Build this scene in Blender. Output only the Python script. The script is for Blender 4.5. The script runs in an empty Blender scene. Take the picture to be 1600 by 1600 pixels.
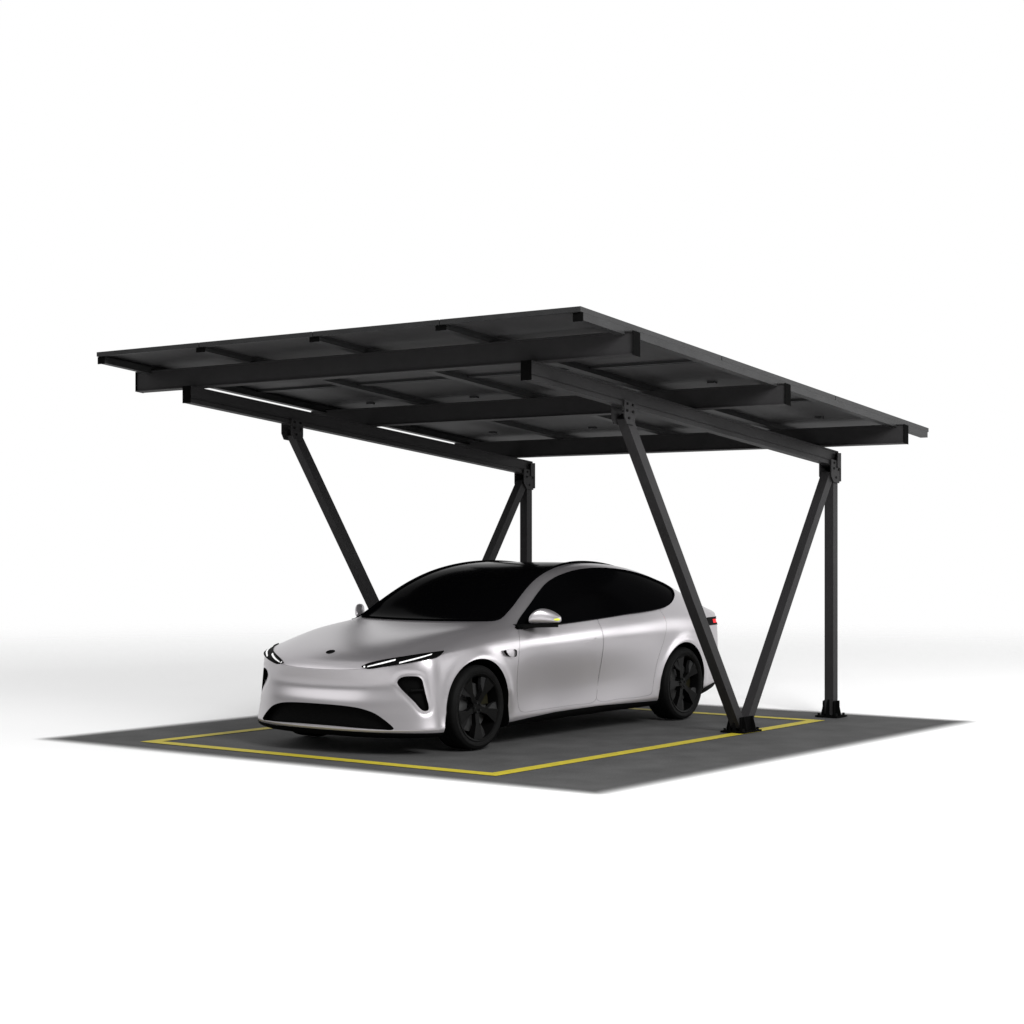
import bpy, bmesh, math, random
import numpy as np
from mathutils import Vector, Matrix
random.seed(3)
S = bpy.context.scene
COL = S.collection

# ------------------------------------------------------------------ materials
def mat(name, col, rough=.5, metal=0., spec=.5, coat=0., emit=None, noise=0., nscale=30., bump=0., bscale=200.):
    m = bpy.data.materials.new(name); m.use_nodes = True
    nt = m.node_tree; b = nt.nodes['Principled BSDF']
    b.inputs['Base Color'].default_value = (*col, 1)
    b.inputs['Roughness'].default_value = rough
    b.inputs['Metallic'].default_value = metal
    b.inputs['Specular IOR Level'].default_value = spec
    b.inputs['Coat Weight'].default_value = coat
    b.inputs['Coat Roughness'].default_value = .06
    if emit:
        b.inputs['Emission Color'].default_value = (*emit[0], 1); b.inputs['Emission Strength'].default_value = emit[1]
    if noise or bump:
        tc = nt.nodes.new('ShaderNodeTexCoord')
        n = nt.nodes.new('ShaderNodeTexNoise'); n.inputs['Scale'].default_value = nscale; n.inputs['Detail'].default_value = 5
        nt.links.new(tc.outputs['Object'], n.inputs['Vector'])
    if noise:
        r = nt.nodes.new('ShaderNodeMapRange')
        r.inputs[1].default_value = .3; r.inputs[2].default_value = .7
        r.inputs[3].default_value = 1 - noise; r.inputs[4].default_value = 1 + noise
        nt.links.new(n.outputs['Fac'], r.inputs[0])
        mx = nt.nodes.new('ShaderNodeVectorMath'); mx.operation = 'SCALE'
        mx.inputs[0].default_value = col
        nt.links.new(r.outputs[0], mx.inputs['Scale']); nt.links.new(mx.outputs[0], b.inputs['Base Color'])
    if bump:
        n2 = nt.nodes.new('ShaderNodeTexNoise'); n2.inputs['Scale'].default_value = bscale
        nt.links.new(tc.outputs['Object'], n2.inputs['Vector'])
        bp = nt.nodes.new('ShaderNodeBump'); bp.inputs['Strength'].default_value = bump; bp.inputs['Distance'].default_value = .004
        nt.links.new(n2.outputs['Fac'], bp.inputs['Height']); nt.links.new(bp.outputs[0], b.inputs['Normal'])
    return m

M = {}
M['steel'] = mat('charcoal_powder_coat', (.0235, .0228, .0235), .55, 0, .08, noise=.07, nscale=5, bump=.15, bscale=350)
M['cap'] = mat('black_end_plate', (.003, .003, .003), .8, 0, .01, noise=.1)
M['frame'] = mat('black_anodised_frame', (.022, .022, .0225), .5, 0, .1, noise=.15, nscale=6)
M['cell'] = mat('dark_solar_cell', (.012, .013, .016), .15, 0, .5, noise=.2, nscale=4)
M['back'] = mat('black_backsheet', (.029, .0285, .0295), .6, 0, .15, noise=.12, nscale=2.5)
M['bolt'] = mat('dark_bolt', (.004, .004, .004), .5, 0, .05, noise=.1)
M['paint'] = mat('silver_lilac_paint', (.42, .403, .418), .29, .76, .3, coat=.0, noise=.015, nscale=1.5)
M['glass'] = mat('black_privacy_glass', (.0012, .0012, .0014), .12, 0, .002, noise=.05)
M['trim'] = mat('black_trim', (.0022, .0022, .0022), .55, 0, .02, noise=.15)
M['rubber'] = mat('tyre_rubber', (.0045, .0045, .0045), .6, 0, .04, noise=.15, nscale=20)
M['rim'] = mat('black_rim', (.002, .002, .002), .35, 0, .05, noise=.1)
M['rimface'] = mat('machined_dark_grey', (.008, .008, .0083), .45, 0, .1, noise=.1)
M['drl'] = mat('lit_daytime_lamp', (.6, .6, .6), .4, emit=((1, 1, 1), .4))
M['red'] = mat('lit_red_lamp', (.3, .001, .003), .4, 0, .1, emit=((1, .002, .008), .8))
M['amber'] = mat('yellow_indicator', (.75, .8, .05), .35, emit=((.8, .85, .05), .05))
M['caliper'] = mat('yellow_caliper', (.012, .011, .006), .5, 0, .02, noise=.1)
M['disc'] = mat('brake_disc', (.06, .06, .06), .45, .6, noise=.1)
M['yellow'] = mat('yellow_road_paint', (.40, .33, .018), .7, 0, .3, noise=.12, nscale=14)

# ------------------------------------------------------------------ object helpers
def link(o, parent=None):
    COL.objects.link(o)
    if parent: o.parent = parent
    return o
def tag(o, label=None, cat=None, group=None, kind=None):
    for k, v in (('label', label), ('category', cat), ('group', group), ('kind', kind)):
        if v: o[k] = v
    return o
def empty(name, loc, label, cat):
    o = bpy.data.objects.new(name, None); o.location = loc; o.empty_display_size = .2
    link(o); return tag(o, label, cat)
def obj(name, bm, m, parent=None, bevel=0., smooth=False):
    if bevel:
        bmesh.ops.bevel(bm, geom=[e for e in bm.edges if len(e.link_faces) == 2 and e.calc_face_angle(0) > .6], offset=bevel, segments=2, affect='EDGES')
    bmesh.ops.recalc_face_normals(bm, faces=bm.faces)
    me = bpy.data.meshes.new(name); bm.to_mesh(me); bm.free()
    me.materials.append(m)
    if smooth:
        me.polygons.foreach_set('use_smooth', [True] * len(me.polygons))
        if smooth is not True: me.set_sharp_from_angle(angle=smooth)
    return link(bpy.data.objects.new(name, me), parent)
def hexa(bm, pts):
    v = [bm.verts.new(p) for p in pts]
    for f in ((0, 3, 2, 1), (4, 5, 6, 7), (0, 1, 5, 4), (1, 2, 6, 5), (2, 3, 7, 6), (3, 0, 4, 7)):
        bm.faces.new([v[i] for i in f])
def box(bm, a, b, f=lambda x, y, z: (x, y, z)):
    x0, y0, z0 = a; x1, y1, z1 = b
    hexa(bm, [f(*p) for p in ((x0, y0, z0), (x1, y0, z0), (x1, y1, z0), (x0, y1, z0), (x0, y0, z1), (x1, y0, z1), (x1, y1, z1), (x0, y1, z1))])
def strut(bm, a, b, w, d, side=Vector((0, 1, 0))):
    a, b = Vector(a), Vector(b); t = (b - a).normalized(); n = side.cross(t).normalized(); s = t.cross(n).normalized()
    c = []
    for p in (a, b):
        for i, j in ((-1, -1), (1, -1), (1, 1), (-1, 1)): c.append(p + n * (i * w / 2) + s * (j * d / 2))
    hexa(bm, c)
def cyl(bm, a, b, r, n=12, r2=None):
    a, b = Vector(a), Vector(b); t = (b - a).normalized()
    u = t.orthogonal().normalized(); v = t.cross(u)
    r2 = r if r2 is None else r2
    A = [bm.verts.new(a + (u * math.cos(q) + v * math.sin(q)) * r) for q in [2 * math.pi * i / n for i in range(n)]]
    B = [bm.verts.new(b + (u * math.cos(q) + v * math.sin(q)) * r2) for q in [2 * math.pi * i / n for i in range(n)]]
    bm.faces.new(A[::-1]); bm.faces.new(B)
    for i in range(n): bm.faces.new((A[i], A[(i + 1) % n], B[(i + 1) % n], B[i]))
def prism(bm, poly, z0, z1, f):
    A = [bm.verts.new(f(x, y, z0)) for x, y in poly]; B = [bm.verts.new(f(x, y, z1)) for x, y in poly]
    bm.faces.new(A[::-1]); bm.faces.new(B); n = len(poly)
    for i in range(n): bm.faces.new((A[i], A[(i + 1) % n], B[(i + 1) % n], B[i]))
BM = bmesh.new

# ------------------------------------------------------------------ camera
F, HY, YAW = 2836.3, 849.6, .6431
cam = bpy.data.cameras.new('camera'); co = link(bpy.data.objects.new('camera', cam))
cam.sensor_width = 36; cam.lens = F / 1600 * 36; cam.shift_y = (HY - 800) / 1600
cam.clip_start = .1; cam.clip_end = 2000
co.location = (-10.1137, -7.7377, 1.6248)
co.rotation_euler = (math.pi / 2, 0, YAW - math.pi / 2)
S.camera = co

# ------------------------------------------------------------------ world, light
w = bpy.data.worlds.new('World'); S.world = w; w.use_nodes = True
wt = w.node_tree; bg = wt.nodes['Background']; bg.inputs[1].default_value = 1.0
# studio surroundings: a lit white backdrop on the far side, elsewhere an invented gradient, dim low and bright above, for paint contrast
def wn(t, **k):
    n = wt.nodes.new(t)
    for a, v in k.items(): setattr(n, a, v)
    return n
wtc = wn('ShaderNodeTexCoord'); dt = wn('ShaderNodeVectorMath', operation='DOT_PRODUCT'); dt.inputs[1].default_value = (.8, .6, 0)
wt.links.new(wtc.outputs['Generated'], dt.inputs[0])
wx = wn('ShaderNodeSeparateXYZ'); wt.links.new(wtc.outputs['Generated'], wx.inputs[0])
m1 = wn('ShaderNodeMapRange', interpolation_type='SMOOTHSTEP'); wt.links.new(dt.outputs['Value'], m1.inputs[0]); m1.inputs[1].default_value = .3; m1.inputs[2].default_value = .68
m2 = wn('ShaderNodeMapRange', interpolation_type='SMOOTHSTEP'); wt.links.new(wx.outputs['Z'], m2.inputs[0]); m2.inputs[1].default_value = .12; m2.inputs[2].default_value = .5
m2.inputs[3].default_value = .25; m2.inputs[4].default_value = .75
mxw = wn('ShaderNodeMix', data_type='FLOAT'); wt.links.new(m1.outputs[0], mxw.inputs[0]); wt.links.new(m2.outputs[0], mxw.inputs[2]); mxw.inputs[3].default_value = 1.0
wcc = wn('ShaderNodeCombineColor')
for k in range(3): wt.links.new(mxw.outputs[0], wcc.inputs[k])
wt.links.new(wcc.outputs[0], bg.inputs[0])
def area(name, loc, target, size, power):
    l = bpy.data.lights.new(name, 'AREA'); l.shape = 'RECTANGLE'; l.size, l.size_y = size; l.energy = power
    o = link(bpy.data.objects.new(name, l)); o.location = loc
    o.rotation_euler = (Vector(target) - Vector(loc)).to_track_quat('-Z', 'Y').to_euler()
    return o
area('key_light', (-2.5, -7.5, 6.5), (2.5, 1.2, .6), (3.5, 3.5), 1450)
area('side_light', (12, -7.5, 3.4), (2.6, 1.0, .8), (8, 4.2), 440)
area('fill_light', (-7.5, 9.5, 6.0), (.6, 1.93, .4), (8, 4), 150)

S.render.engine = 'CYCLES'
S.cycles.use_denoising = True
S.cycles.max_bounces = 8
vs = S.view_settings; vs.view_transform = 'Standard'; vs.look = 'None'; vs.exposure = 0; vs.gamma = 1; vs.use_curve_mapping = False

# ------------------------------------------------------------------ ground
def plane(name, x0, y0, x1, y1, z, m, seg=1):
    bm = BM(); v = [bm.verts.new(p) for p in ((x0, y0, z), (x1, y0, z), (x1, y1, z), (x0, y1, z))]; bm.faces.new(v)
    return obj(name, bm, m)
def fade_material(name, col, rough, build):
    """diffuse surface whose sheet thins out (alpha) towards its outer edge"""
    m = bpy.data.materials.new(name); m.use_nodes = True; nt = m.node_tree
    b = nt.nodes['Principled BSDF']; b.inputs['Roughness'].default_value = rough; b.inputs['Specular IOR Level'].default_value = .15
    b.inputs['Base Color'].default_value = (*col, 1)
    tc = nt.nodes.new('ShaderNodeTexCoord'); sp = nt.nodes.new('ShaderNodeSeparateXYZ'); nt.links.new(tc.outputs['Object'], sp.inputs[0])
    build(nt, b, tc, sp); return m
def math_node(nt, op, a, b=None, clamp=False):
    n = nt.nodes.new('ShaderNodeMath'); n.operation = op; n.use_clamp = clamp
    for i, q in enumerate((a, b)):
        if q is None: continue
        if isinstance(q, (int, float)): n.inputs[i].default_value = q
        else: nt.links.new(q, n.inputs[i])
    return n.outputs[0]
def smooth(nt, v, a, b):
    n = nt.nodes.new('ShaderNodeMapRange'); n.interpolation_type = 'SMOOTHSTEP'
    nt.links.new(v, n.inputs[0]); n.inputs[1].default_value = a; n.inputs[2].default_value = b
    return n.outputs[0]
def floor_build(nt, b, tc, sp):
    # the studio floor sheet dissolves into the white backdrop far out
    ln = nt.nodes.new('ShaderNodeVectorMath'); ln.operation = 'LENGTH'; nt.links.new(tc.outputs['Object'], ln.inputs[0])
    nt.links.new(math_node(nt, 'SUBTRACT', 1., smooth(nt, ln.outputs['Value'], 5, 23)), b.inputs['Alpha'])
    n = nt.nodes.new('ShaderNodeTexNoise'); n.inputs['Scale'].default_value = .8
    nt.links.new(tc.outputs['Object'], n.inputs['Vector'])
    mr = nt.nodes.new('ShaderNodeMapRange'); nt.links.new(n.outputs['Fac'], mr.inputs[0]); mr.inputs[3].default_value = .915; mr.inputs[4].default_value = .93
    cb = nt.nodes.new('ShaderNodeCombineColor')
    for i in range(3): nt.links.new(mr.outputs[0], cb.inputs[i])
    nt.links.new(cb.outputs[0], b.inputs['Base Color'])
M['floor'] = fade_material('white_studio_floor', (.82, .82, .82), .8, floor_build)
gx, gy = 2.6, 1.7
g = plane('ground', -40, -40, 40, 40, 0, M['floor']); g.location = (gx, gy, 0); tag(g, kind='structure')
PX0, PX1, PY0, PY1 = -.47, 5.77, -1.24, 4.53
def pad_build(nt, b, tc, sp):
    ax = math_node(nt, 'ABSOLUTE', sp.outputs[0]); ay = math_node(nt, 'ABSOLUTE', sp.outputs[1])
    hx, hy = (PX1 - PX0) / 2, (PY1 - PY0) / 2; r = .16
    px, py = math_node(nt, 'SUBTRACT', ax, hx - r), math_node(nt, 'SUBTRACT', ay, hy - r)
    qx = math_node(nt, 'MAXIMUM', px, 0.); qy = math_node(nt, 'MAXIMUM', py, 0.)
    d = math_node(nt, 'SQRT', math_node(nt, 'ADD', math_node(nt, 'MULTIPLY', qx, qx), math_node(nt, 'MULTIPLY', qy, qy)))
    d = math_node(nt, 'ADD', d, math_node(nt, 'MINIMUM', math_node(nt, 'MAXIMUM', px, py), 0.))
    d = math_node(nt, 'SUBTRACT', d, r)
    nt.links.new(math_node(nt, 'SUBTRACT', 1., smooth(nt, d, -.30, .05)), b.inputs['Alpha'])
    n = nt.nodes.new('ShaderNodeTexNoise'); n.inputs['Scale'].default_value = 3; n.inputs['Detail'].default_value = 8
    nt.links.new(tc.outputs['Object'], n.inputs['Vector'])
    n2 = nt.nodes.new('ShaderNodeTexNoise'); n2.inputs['Scale'].default_value = 70; n2.inputs['Detail'].default_value = 6
    nt.links.new(tc.outputs['Object'], n2.inputs['Vector'])
    mx = math_node(nt, 'ADD', math_node(nt, 'MULTIPLY', n.outputs['Fac'], .5), math_node(nt, 'MULTIPLY', n2.outputs['Fac'], .5))
    mr = nt.nodes.new('ShaderNodeMapRange'); nt.links.new(mx, mr.inputs[0]); mr.inputs[1].default_value = .3; mr.inputs[2].default_value = .7
    mr.inputs[3].default_value = .040; mr.inputs[4].default_value = .080
    cb = nt.nodes.new('ShaderNodeCombineColor')
    for i in range(3): nt.links.new(mr.outputs[0], cb.inputs[i])
    nt.links.new(cb.outputs[0], b.inputs['Base Color'])
    bp = nt.nodes.new('ShaderNodeBump'); bp.inputs['Strength'].default_value = .25; bp.inputs['Distance'].default_value = .003
    nt.links.new(n2.outputs['Fac'], bp.inputs['Height']); nt.links.new(bp.outputs[0], b.inputs['Normal'])
M['asphalt'] = fade_material('dark_asphalt', (.08, .08, .08), .85, pad_build)
pcx, pcy = (PX0 + PX1) / 2, (PY0 + PY1) / 2
p = plane('pavement', PX0 - pcx, PY0 - pcy, PX1 - pcx, PY1 - pcy, 0, M['asphalt']); p.location = (pcx, pcy, .004); tag(p, kind='structure')
# yellow bay marking: one painted frame
LW, L_, W_ = .064, 4.85, 3.53
bm = BM()
o_ = [(-LW, -LW), (L_ + LW, -LW), (L_ + LW, W_ + LW), (-LW, W_ + LW)]; i_ = [(LW, LW), (L_ - LW, LW), (L_ - LW, W_ - LW), (LW, W_ - LW)]
vo = [bm.verts.new((*q, .008)) for q in o_]; vi = [bm.verts.new((*q, .008)) for q in i_]
for k in range(4): bm.faces.new((vo[k], vo[(k + 1) % 4], vi[(k + 1) % 4], vi[k]))
tag(obj('parking_marking', bm, M['yellow']), 'yellow painted outline of the parking bay on the dark asphalt', 'road marking')

# ------------------------------------------------------------------ carport
SL = .0950
RX0, RX1, RY0, RY1 = -.01, 5.666, -.747, 4.204
def rz(x): return 3.2340 - SL * (x - RX0)
def R(x, y, h): return (x, y, rz(x) + h)          # roof frame: h above the top of the panels
carport = empty('solar_carport', (2.6, 1.85, 0), 'charcoal steel carport with a sloping solar panel roof on V shaped legs', 'carport')
class Par:
    def __init__(s, root): s.r = root
    def __call__(s, name, bm, m, parent=None, **k):
        o = obj(name, bm, m, None, **k); p = parent or s.r
        o.parent = p
        t = p; off = Vector()
        while t: off += t.location; t = t.parent
        o.location = -off
        return o
cp = Par(carport)
# panels: three rows of four
NX, NY, GAP, PT = 3, 4, .012, .036
pw, ph = (RY1 - RY0) / NY, (RX1 - RX0) / NX
bm = BM(); fw_ = .03
a0, a1, b0, b1 = GAP / 2, ph - GAP / 2, GAP / 2, pw - GAP / 2
Lz = lambda x, y, h: (x, y, -SL * x + h)
box(bm, (a0, b0, -PT), (a1, b0 + fw_, 0), Lz); box(bm, (a0, b1 - fw_, -PT), (a1, b1, 0), Lz)
box(bm, (a0, b0 + fw_ + .0005, -PT), (a0 + fw_, b1 - fw_ - .0005, 0), Lz); box(bm, (a1 - fw_, b0 + fw_ + .0005, -PT), (a1, b1 - fw_ - .0005, 0), Lz)
proto = None
for i in range(NX):
    for j in range(NY):
        loc = Vector((RX0 + i * ph, RY0 + j * pw, rz(RX0 + i * ph))) - carport.location
        if proto is None:
            fr = obj('solar_panel', bm, M['frame'], carport); fr.location = loc
            b2 = BM(); box(b2, (a0 + fw_, b0 + fw_, -.010), (a1 - fw_, b1 - fw_, -.003), Lz); cell = obj('cell_sheet', b2, M['cell'], fr)
            b2 = BM(); box(b2, (a0 + fw_, b0 + fw_, -.016), (a1 - fw_, b1 - fw_, -.0105), Lz); back = obj('backsheet', b2, M['back'], fr)
            b2 = BM()
            box(b2, (ph * .46, pw * .5 - .035, -.032), (ph * .46 + .05, pw * .5 + .035, -.0165), Lz)
            jb = obj('junction_box', b2, M['frame'], fr, bevel=.004)
            proto = (fr, (cell, back, jb))
        else:
            o = proto[0].copy(); link(o, carport); o.location = loc
            for c in proto[1]:
                d = c.copy(); link(d, o)
# mounting rails under the seams
RH = .03
for y, wd in ((RY0 + .04, .07), (RY0 + pw, .085), (RY0 + 2 * pw, .085), (RY0 + 3 * pw, .085), (RY1 - .04, .07)):
    bm = BM(); yy = y; RH = .053 if abs(y - (RY0 + RY1) / 2) > 2 else .03
    box(bm, (RX0 + .03, yy - wd / 2, -PT - .001 - RH), (RX1 - .03, yy + wd / 2, -PT - .001), R)
    r_ = cp('mounting_rail', bm, M['frame'], bevel=.003)
    bm = BM(); box(bm, (RX0 + .022, yy - wd / 2 - .006, -PT - .008 - RH), (RX0 + .0295, yy + wd / 2 + .006, -PT + .004 - .006), R); cp('end_cap', bm, M['cap'], r_)
RH = .03
def ibeam(bm, u0, u1, c, h0, h1, wf, tw, tf, along):
    """channel section: along 'x' or 'y'; c is the cross position, h heights in the roof frame"""
    def f(u, v, h): return R(u, c + v, h) if along == 'x' else R(c + v, u, h)
    sec = [(-wf / 2, h0), (wf / 2, h0), (wf / 2, h0 + tf), (tw / 2, h0 + tf), (tw / 2, h1 - tf), (wf / 2, h1 - tf), (wf / 2, h1), (-wf / 2, h1), (-wf / 2, h1 - tf), (-tw / 2, h1 - tf), (-tw / 2, h0 + tf), (-wf / 2, h0 + tf)]
    A = [bm.verts.new(f(u0, a, b)) for a, b in sec]; B = [bm.verts.new(f(u1, a, b)) for a, b in sec]; n = len(sec)
    bm.faces.new(A[::-1]); bm.faces.new(B)
    for i in range(n): bm.faces.new((A[i], A[(i + 1) % n], B[(i + 1) % n], B[i]))
PTOP = -PT - RH - .001; PBOT = -.236; BTOP = PBOT - .001; BBOT = BTOP - .142
YP0, YP1 = RY0 - .066, RY1 + .113
for x in (.575, 2.79, 5.005):
    bm = BM(); ibeam(bm, YP0, YP1, x, PBOT, PTOP, .085, .06, .008, 'y'); q = cp('purlin', bm, M['steel'])
    for ye, s in ((YP0, -1), (YP1, 1)):
        bm = BM(); box(bm, (x - .045, min(ye, ye + s * .006), PBOT - .002), (x + .045, max(ye, ye + s * .006), PTOP - .001), R); cp('end_plate', bm, M['cap'], q)
YB = (.055, 3.6)
XB0, XB1 = .459, 5.31
PXV, PXP, XT = 3.575, 5.262, 1.74
for y, inner in ((YB[0], 1), (YB[1], -1)):
    bm = BM(); 
    sec = [(-.044, BBOT), (.044, BBOT), (.044, BBOT + .034), (.029, BBOT + .036), (.029, BBOT + .046), (.034, BBOT + .046), (.034, BTOP - .014), (.044, BTOP - .012), (.044, BTOP)]
    sec = sec + [(-v, h) for v, h in sec[::-1]][:-2]
    A = [bm.verts.new(R(XB0, y + v, h)) for v, h in sec]; B = [bm.verts.new(R(XB1, y + v, h)) for v, h in sec]; n = len(sec)
    bm.faces.new(A[::-1]); bm.faces.new(B)
    for k in range(n): bm.faces.new((A[k], A[(k + 1) % n], B[(k + 1) % n], B[k]))
    q = cp('main_beam', bm, M['steel'])
    for xe, s in ((XB0, -1), (XB1, 1)):
        bm = BM(); box(bm, (min(xe, xe + s * .007), y - .047, BBOT - .003), (max(xe, xe + s * .007), y + .047, BTOP - .001), R); cp('end_plate', bm, M['cap'], q)
    zb = lambda x: rz(x) + BBOT
    # vertical rear post
    bm = BM(); box(bm, (PXP - .045, y - .045, .03), (PXP + .045, y + .045, zb(PXP) - .05)); cp('post', bm, M['steel'], bevel=.006)
    # raking legs of the V
    tb = Vector((XT, y, zb(XT) - .07)); vb = Vector((PXV, y, .07))
    bm = BM(); strut(bm, vb + Vector((-.055, 0, 0)), tb, .09, .09); cp('leg', bm, M['steel'], bevel=.006)
    bm = BM(); strut(bm, vb + Vector((.06, 0, 0)), (PXP - .075, y, zb(PXP) - .09), .09, .086); cp('leg', bm, M['steel'], bevel=.006)
    # clamp brackets under the beam: two cheek plates with bolts
    for xc, l0, l1, zt_ in ((XT - .01, -.075, .075, -.135), (PXP, -.12, .055, -.16)):
        bm = BM()
        for s in (-1, 1):
            yy = y + s * .059
            prism(bm, [(xc + l0, .045), (xc + l0, zt_ + .05), (xc + l0 * .6, zt_), (xc + l1 * .75, zt_), (xc + l1, zt_ + .04), (xc + l1, .045)], yy - .005, yy + .005,
                  lambda a, b, c: (a, c, zb(a) + b))
        box(bm, (xc + l0 + .004, y - .0535, -.008), (xc + l1 - .004, y + .0535, -.001), lambda a, b, c: (a, b, zb(a) + c))
        br = cp('bracket', bm, M['steel'])
        for s in (-1, 1):
            for bx, bz in ((l0 * .5, .018), (l1 * .5, .018), (l0 * .55, -.035), (l1 * .55, -.035), (l0 * .2, zt_ + .045)):
                bm = BM(); cyl(bm, (xc + bx, y + s * .064, zb(xc + bx) + bz), (xc + bx, y + s * .073, zb(xc + bx) + bz), .011, 6); cp('bolt', bm, M['bolt'], br)
    # end bracket wrapping the rear of the beam
    bm = BM(); box(bm, (XB1 + .008, y - .07, -.14), (XB1 + .02, y + .07, .125), lambda a, b, c: (a, b, zb(a) + c)); 
    for s in (-1, 1): box(bm, (XB1 - .06, min(y + s * .065, y + s * .075), -.02), (XB1 + .0075, max(y + s * .065, y + s * .075), .12), lambda a, b, c: (a, b, zb(a) + c))
    cp('end_bracket', bm, M['steel'])
    # base plates with gussets
    for xc, hl, gw, gh in ((PXV, .155, .10, .15), (PXP, .105, .045, .17)):
        bm = BM(); box(bm, (xc - hl, y - .115, .0085), (xc + hl, y + .115, .022)); bp_ = cp('base_plate', bm, M['cap'], bevel=.002)
        for s in (-1, 1):
            bm = BM(); prism(bm, [(xc + s * (hl - .015), .0225), (xc + s * (hl - .015), .04), (xc + s * (gw + .015), gh), (xc + s * gw, gh), (xc + s * gw, .0225)], y - .006, y + .006, lambda a, b, c: (a, c, b)); cp('gusset', bm, M['cap'], bp_)
            for dx in ((-.075, .075) if hl > .12 else (0,)):
                bm = BM(); prism(bm, [(y + s * .1, .0225), (y + s * .1, .04), (y + s * .072, gh * .95), (y + s * .061, gh * .95), (y + s * .061, .0225)], xc + dx - .006, xc + dx + .006, lambda a, b, c: (c, a, b)); cp('gusset', bm, M['cap'], bp_)
            bm = BM(); box(bm, (xc - gw - .012, y + s * .0535 - .006, .0225), (xc + gw + .012, y + s * .0535 + .006, gh * .93)); cp('shoe_plate', bm, M['cap'], bp_)
            for sx in (-1, 1):
                bm = BM(); cyl(bm, (xc + sx * (hl - .03), y + s * .09, .0225), (xc + sx * (hl - .03), y + s * .09, .045), .012, 6); cp('anchor_bolt', bm, M['bolt'], bp_)
# ------------------------------------------------------------------ car
YC = 1.93
CX0 = 2.64
# --- control cage of the bodywork: (x along the car, half width, height)
U = np.array([0, .286, .526, .72, .88, .945, 1.]); T = np.array([0, .03, .12, .32, .60, .79, 1.])
J = 6
TOP = [  # one row per station, seven points from the centre line out to the shoulder edge
 [(.275,0,.650),(.285,.25,.653),(.315,.46,.674),(.38,.63,.70),(.475,.77,.728),None,(.60,.875,.755)],
 [(.31,0,.722),(.32,.24,.724),(.355,.45,.734),(.425,.62,.745),(.53,.755,.765),None,(.69,.885,.775)],
 [(.44,0,.800),(.45,.24,.801),(.49,.46,.806),(.56,.63,.812),(.67,.765,.808),None,(.83,.90,.805)],
 [(.70,0,.872),(.71,.25,.875),(.75,.48,.883),(.81,.66,.885),(.90,.79,.868),None,(1.0,.915,.835)],
 [(1.0,0,.922),(1.0,.26,.926),(1.03,.50,.936),(1.07,.69,.938),(1.13,.81,.916),None,(1.19,.925,.862)],
 [(1.3,0,.960),(1.3,.27,.963),(1.32,.52,.970),(1.36,.72,.970),(1.40,.83,.943),None,(1.44,.92,.888)],
 [(1.53,0,.985),(1.54,.27,.987),(1.57,.53,.990),(1.60,.745,.998),(1.63,.84,.965),None,(1.67,.905,.922)],
 [(1.72,0,1.066),(1.73,.27,1.068),(1.75,.52,1.072),(1.77,.765,1.062),(1.79,.85,1.012),(1.81,.877,.975),(1.83,.895,.945)],
 [(2.0,0,1.238),(2.0,.26,1.238),(2.0,.52,1.236),(2.0,.735,1.212),(2.01,.80,1.148),(2.02,.853,1.06),(2.04,.888,.965)],
 [(2.35,0,1.396),(2.35,.26,1.395),(2.35,.49,1.390),(2.35,.688,1.352),(2.35,.757,1.295),(2.35,.832,1.14),(2.35,.887,.982)],
 [(2.75,0,1.462),(2.75,.26,1.460),(2.75,.44,1.455),(2.75,.615,1.438),(2.75,.71,1.388),(2.75,.818,1.19),(2.75,.887,1.0)],
 [(3.15,0,1.462),(3.15,.26,1.462),(3.15,.42,1.463),(3.15,.585,1.461),(3.15,.693,1.412),(3.15,.813,1.21),(3.15,.888,1.012)],
 [(3.6,0,1.412),(3.6,.26,1.416),(3.6,.41,1.428),(3.6,.58,1.444),(3.6,.69,1.387),(3.6,.812,1.20),(3.6,.89,1.025)],
 [(4.0,0,1.335),(4.0,.26,1.34),(4.0,.41,1.354),(4.0,.585,1.374),(4.0,.70,1.306),(4.0,.817,1.165),(4.0,.89,1.035)],
 [(4.4,0,1.22),(4.4,.27,1.225),(4.4,.43,1.238),(4.4,.615,1.256),(4.4,.74,1.178),(4.4,.82,1.09),(4.4,.875,1.02)],
 [(4.78,0,1.115),(4.78,.28,1.115),(4.78,.48,1.112),(4.77,.65,1.088),(4.75,.75,1.05),(4.73,.81,1.02),(4.70,.855,.985)],
 [(5.03,0,1.05),(5.02,.28,1.047),(5.0,.5,1.037),(4.97,.66,1.02),(4.92,.75,1.002),(4.87,.81,.985),(4.83,.845,.965)],
 [(5.13,0,1.035),(5.12,.28,1.03),(5.10,.5,1.02),(5.06,.66,1.0),(5.0,.76,.977),(4.95,.81,.957),(4.89,.84,.94)],
]
for _r in TOP:
    if _r[5] is None:
        _a, _b = np.array(_r[4]), np.array(_r[6]); _m = (_a + _b) / 2 + np.array([0, .008, .008]); _r[5] = tuple(_m)
NS = len(TOP)
def sideline(tab, x): 
    t = np.array(tab); return np.interp(x, t[:, 0], t[:, 1]), np.interp(x, t[:, 0], t[:, 2])
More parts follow.
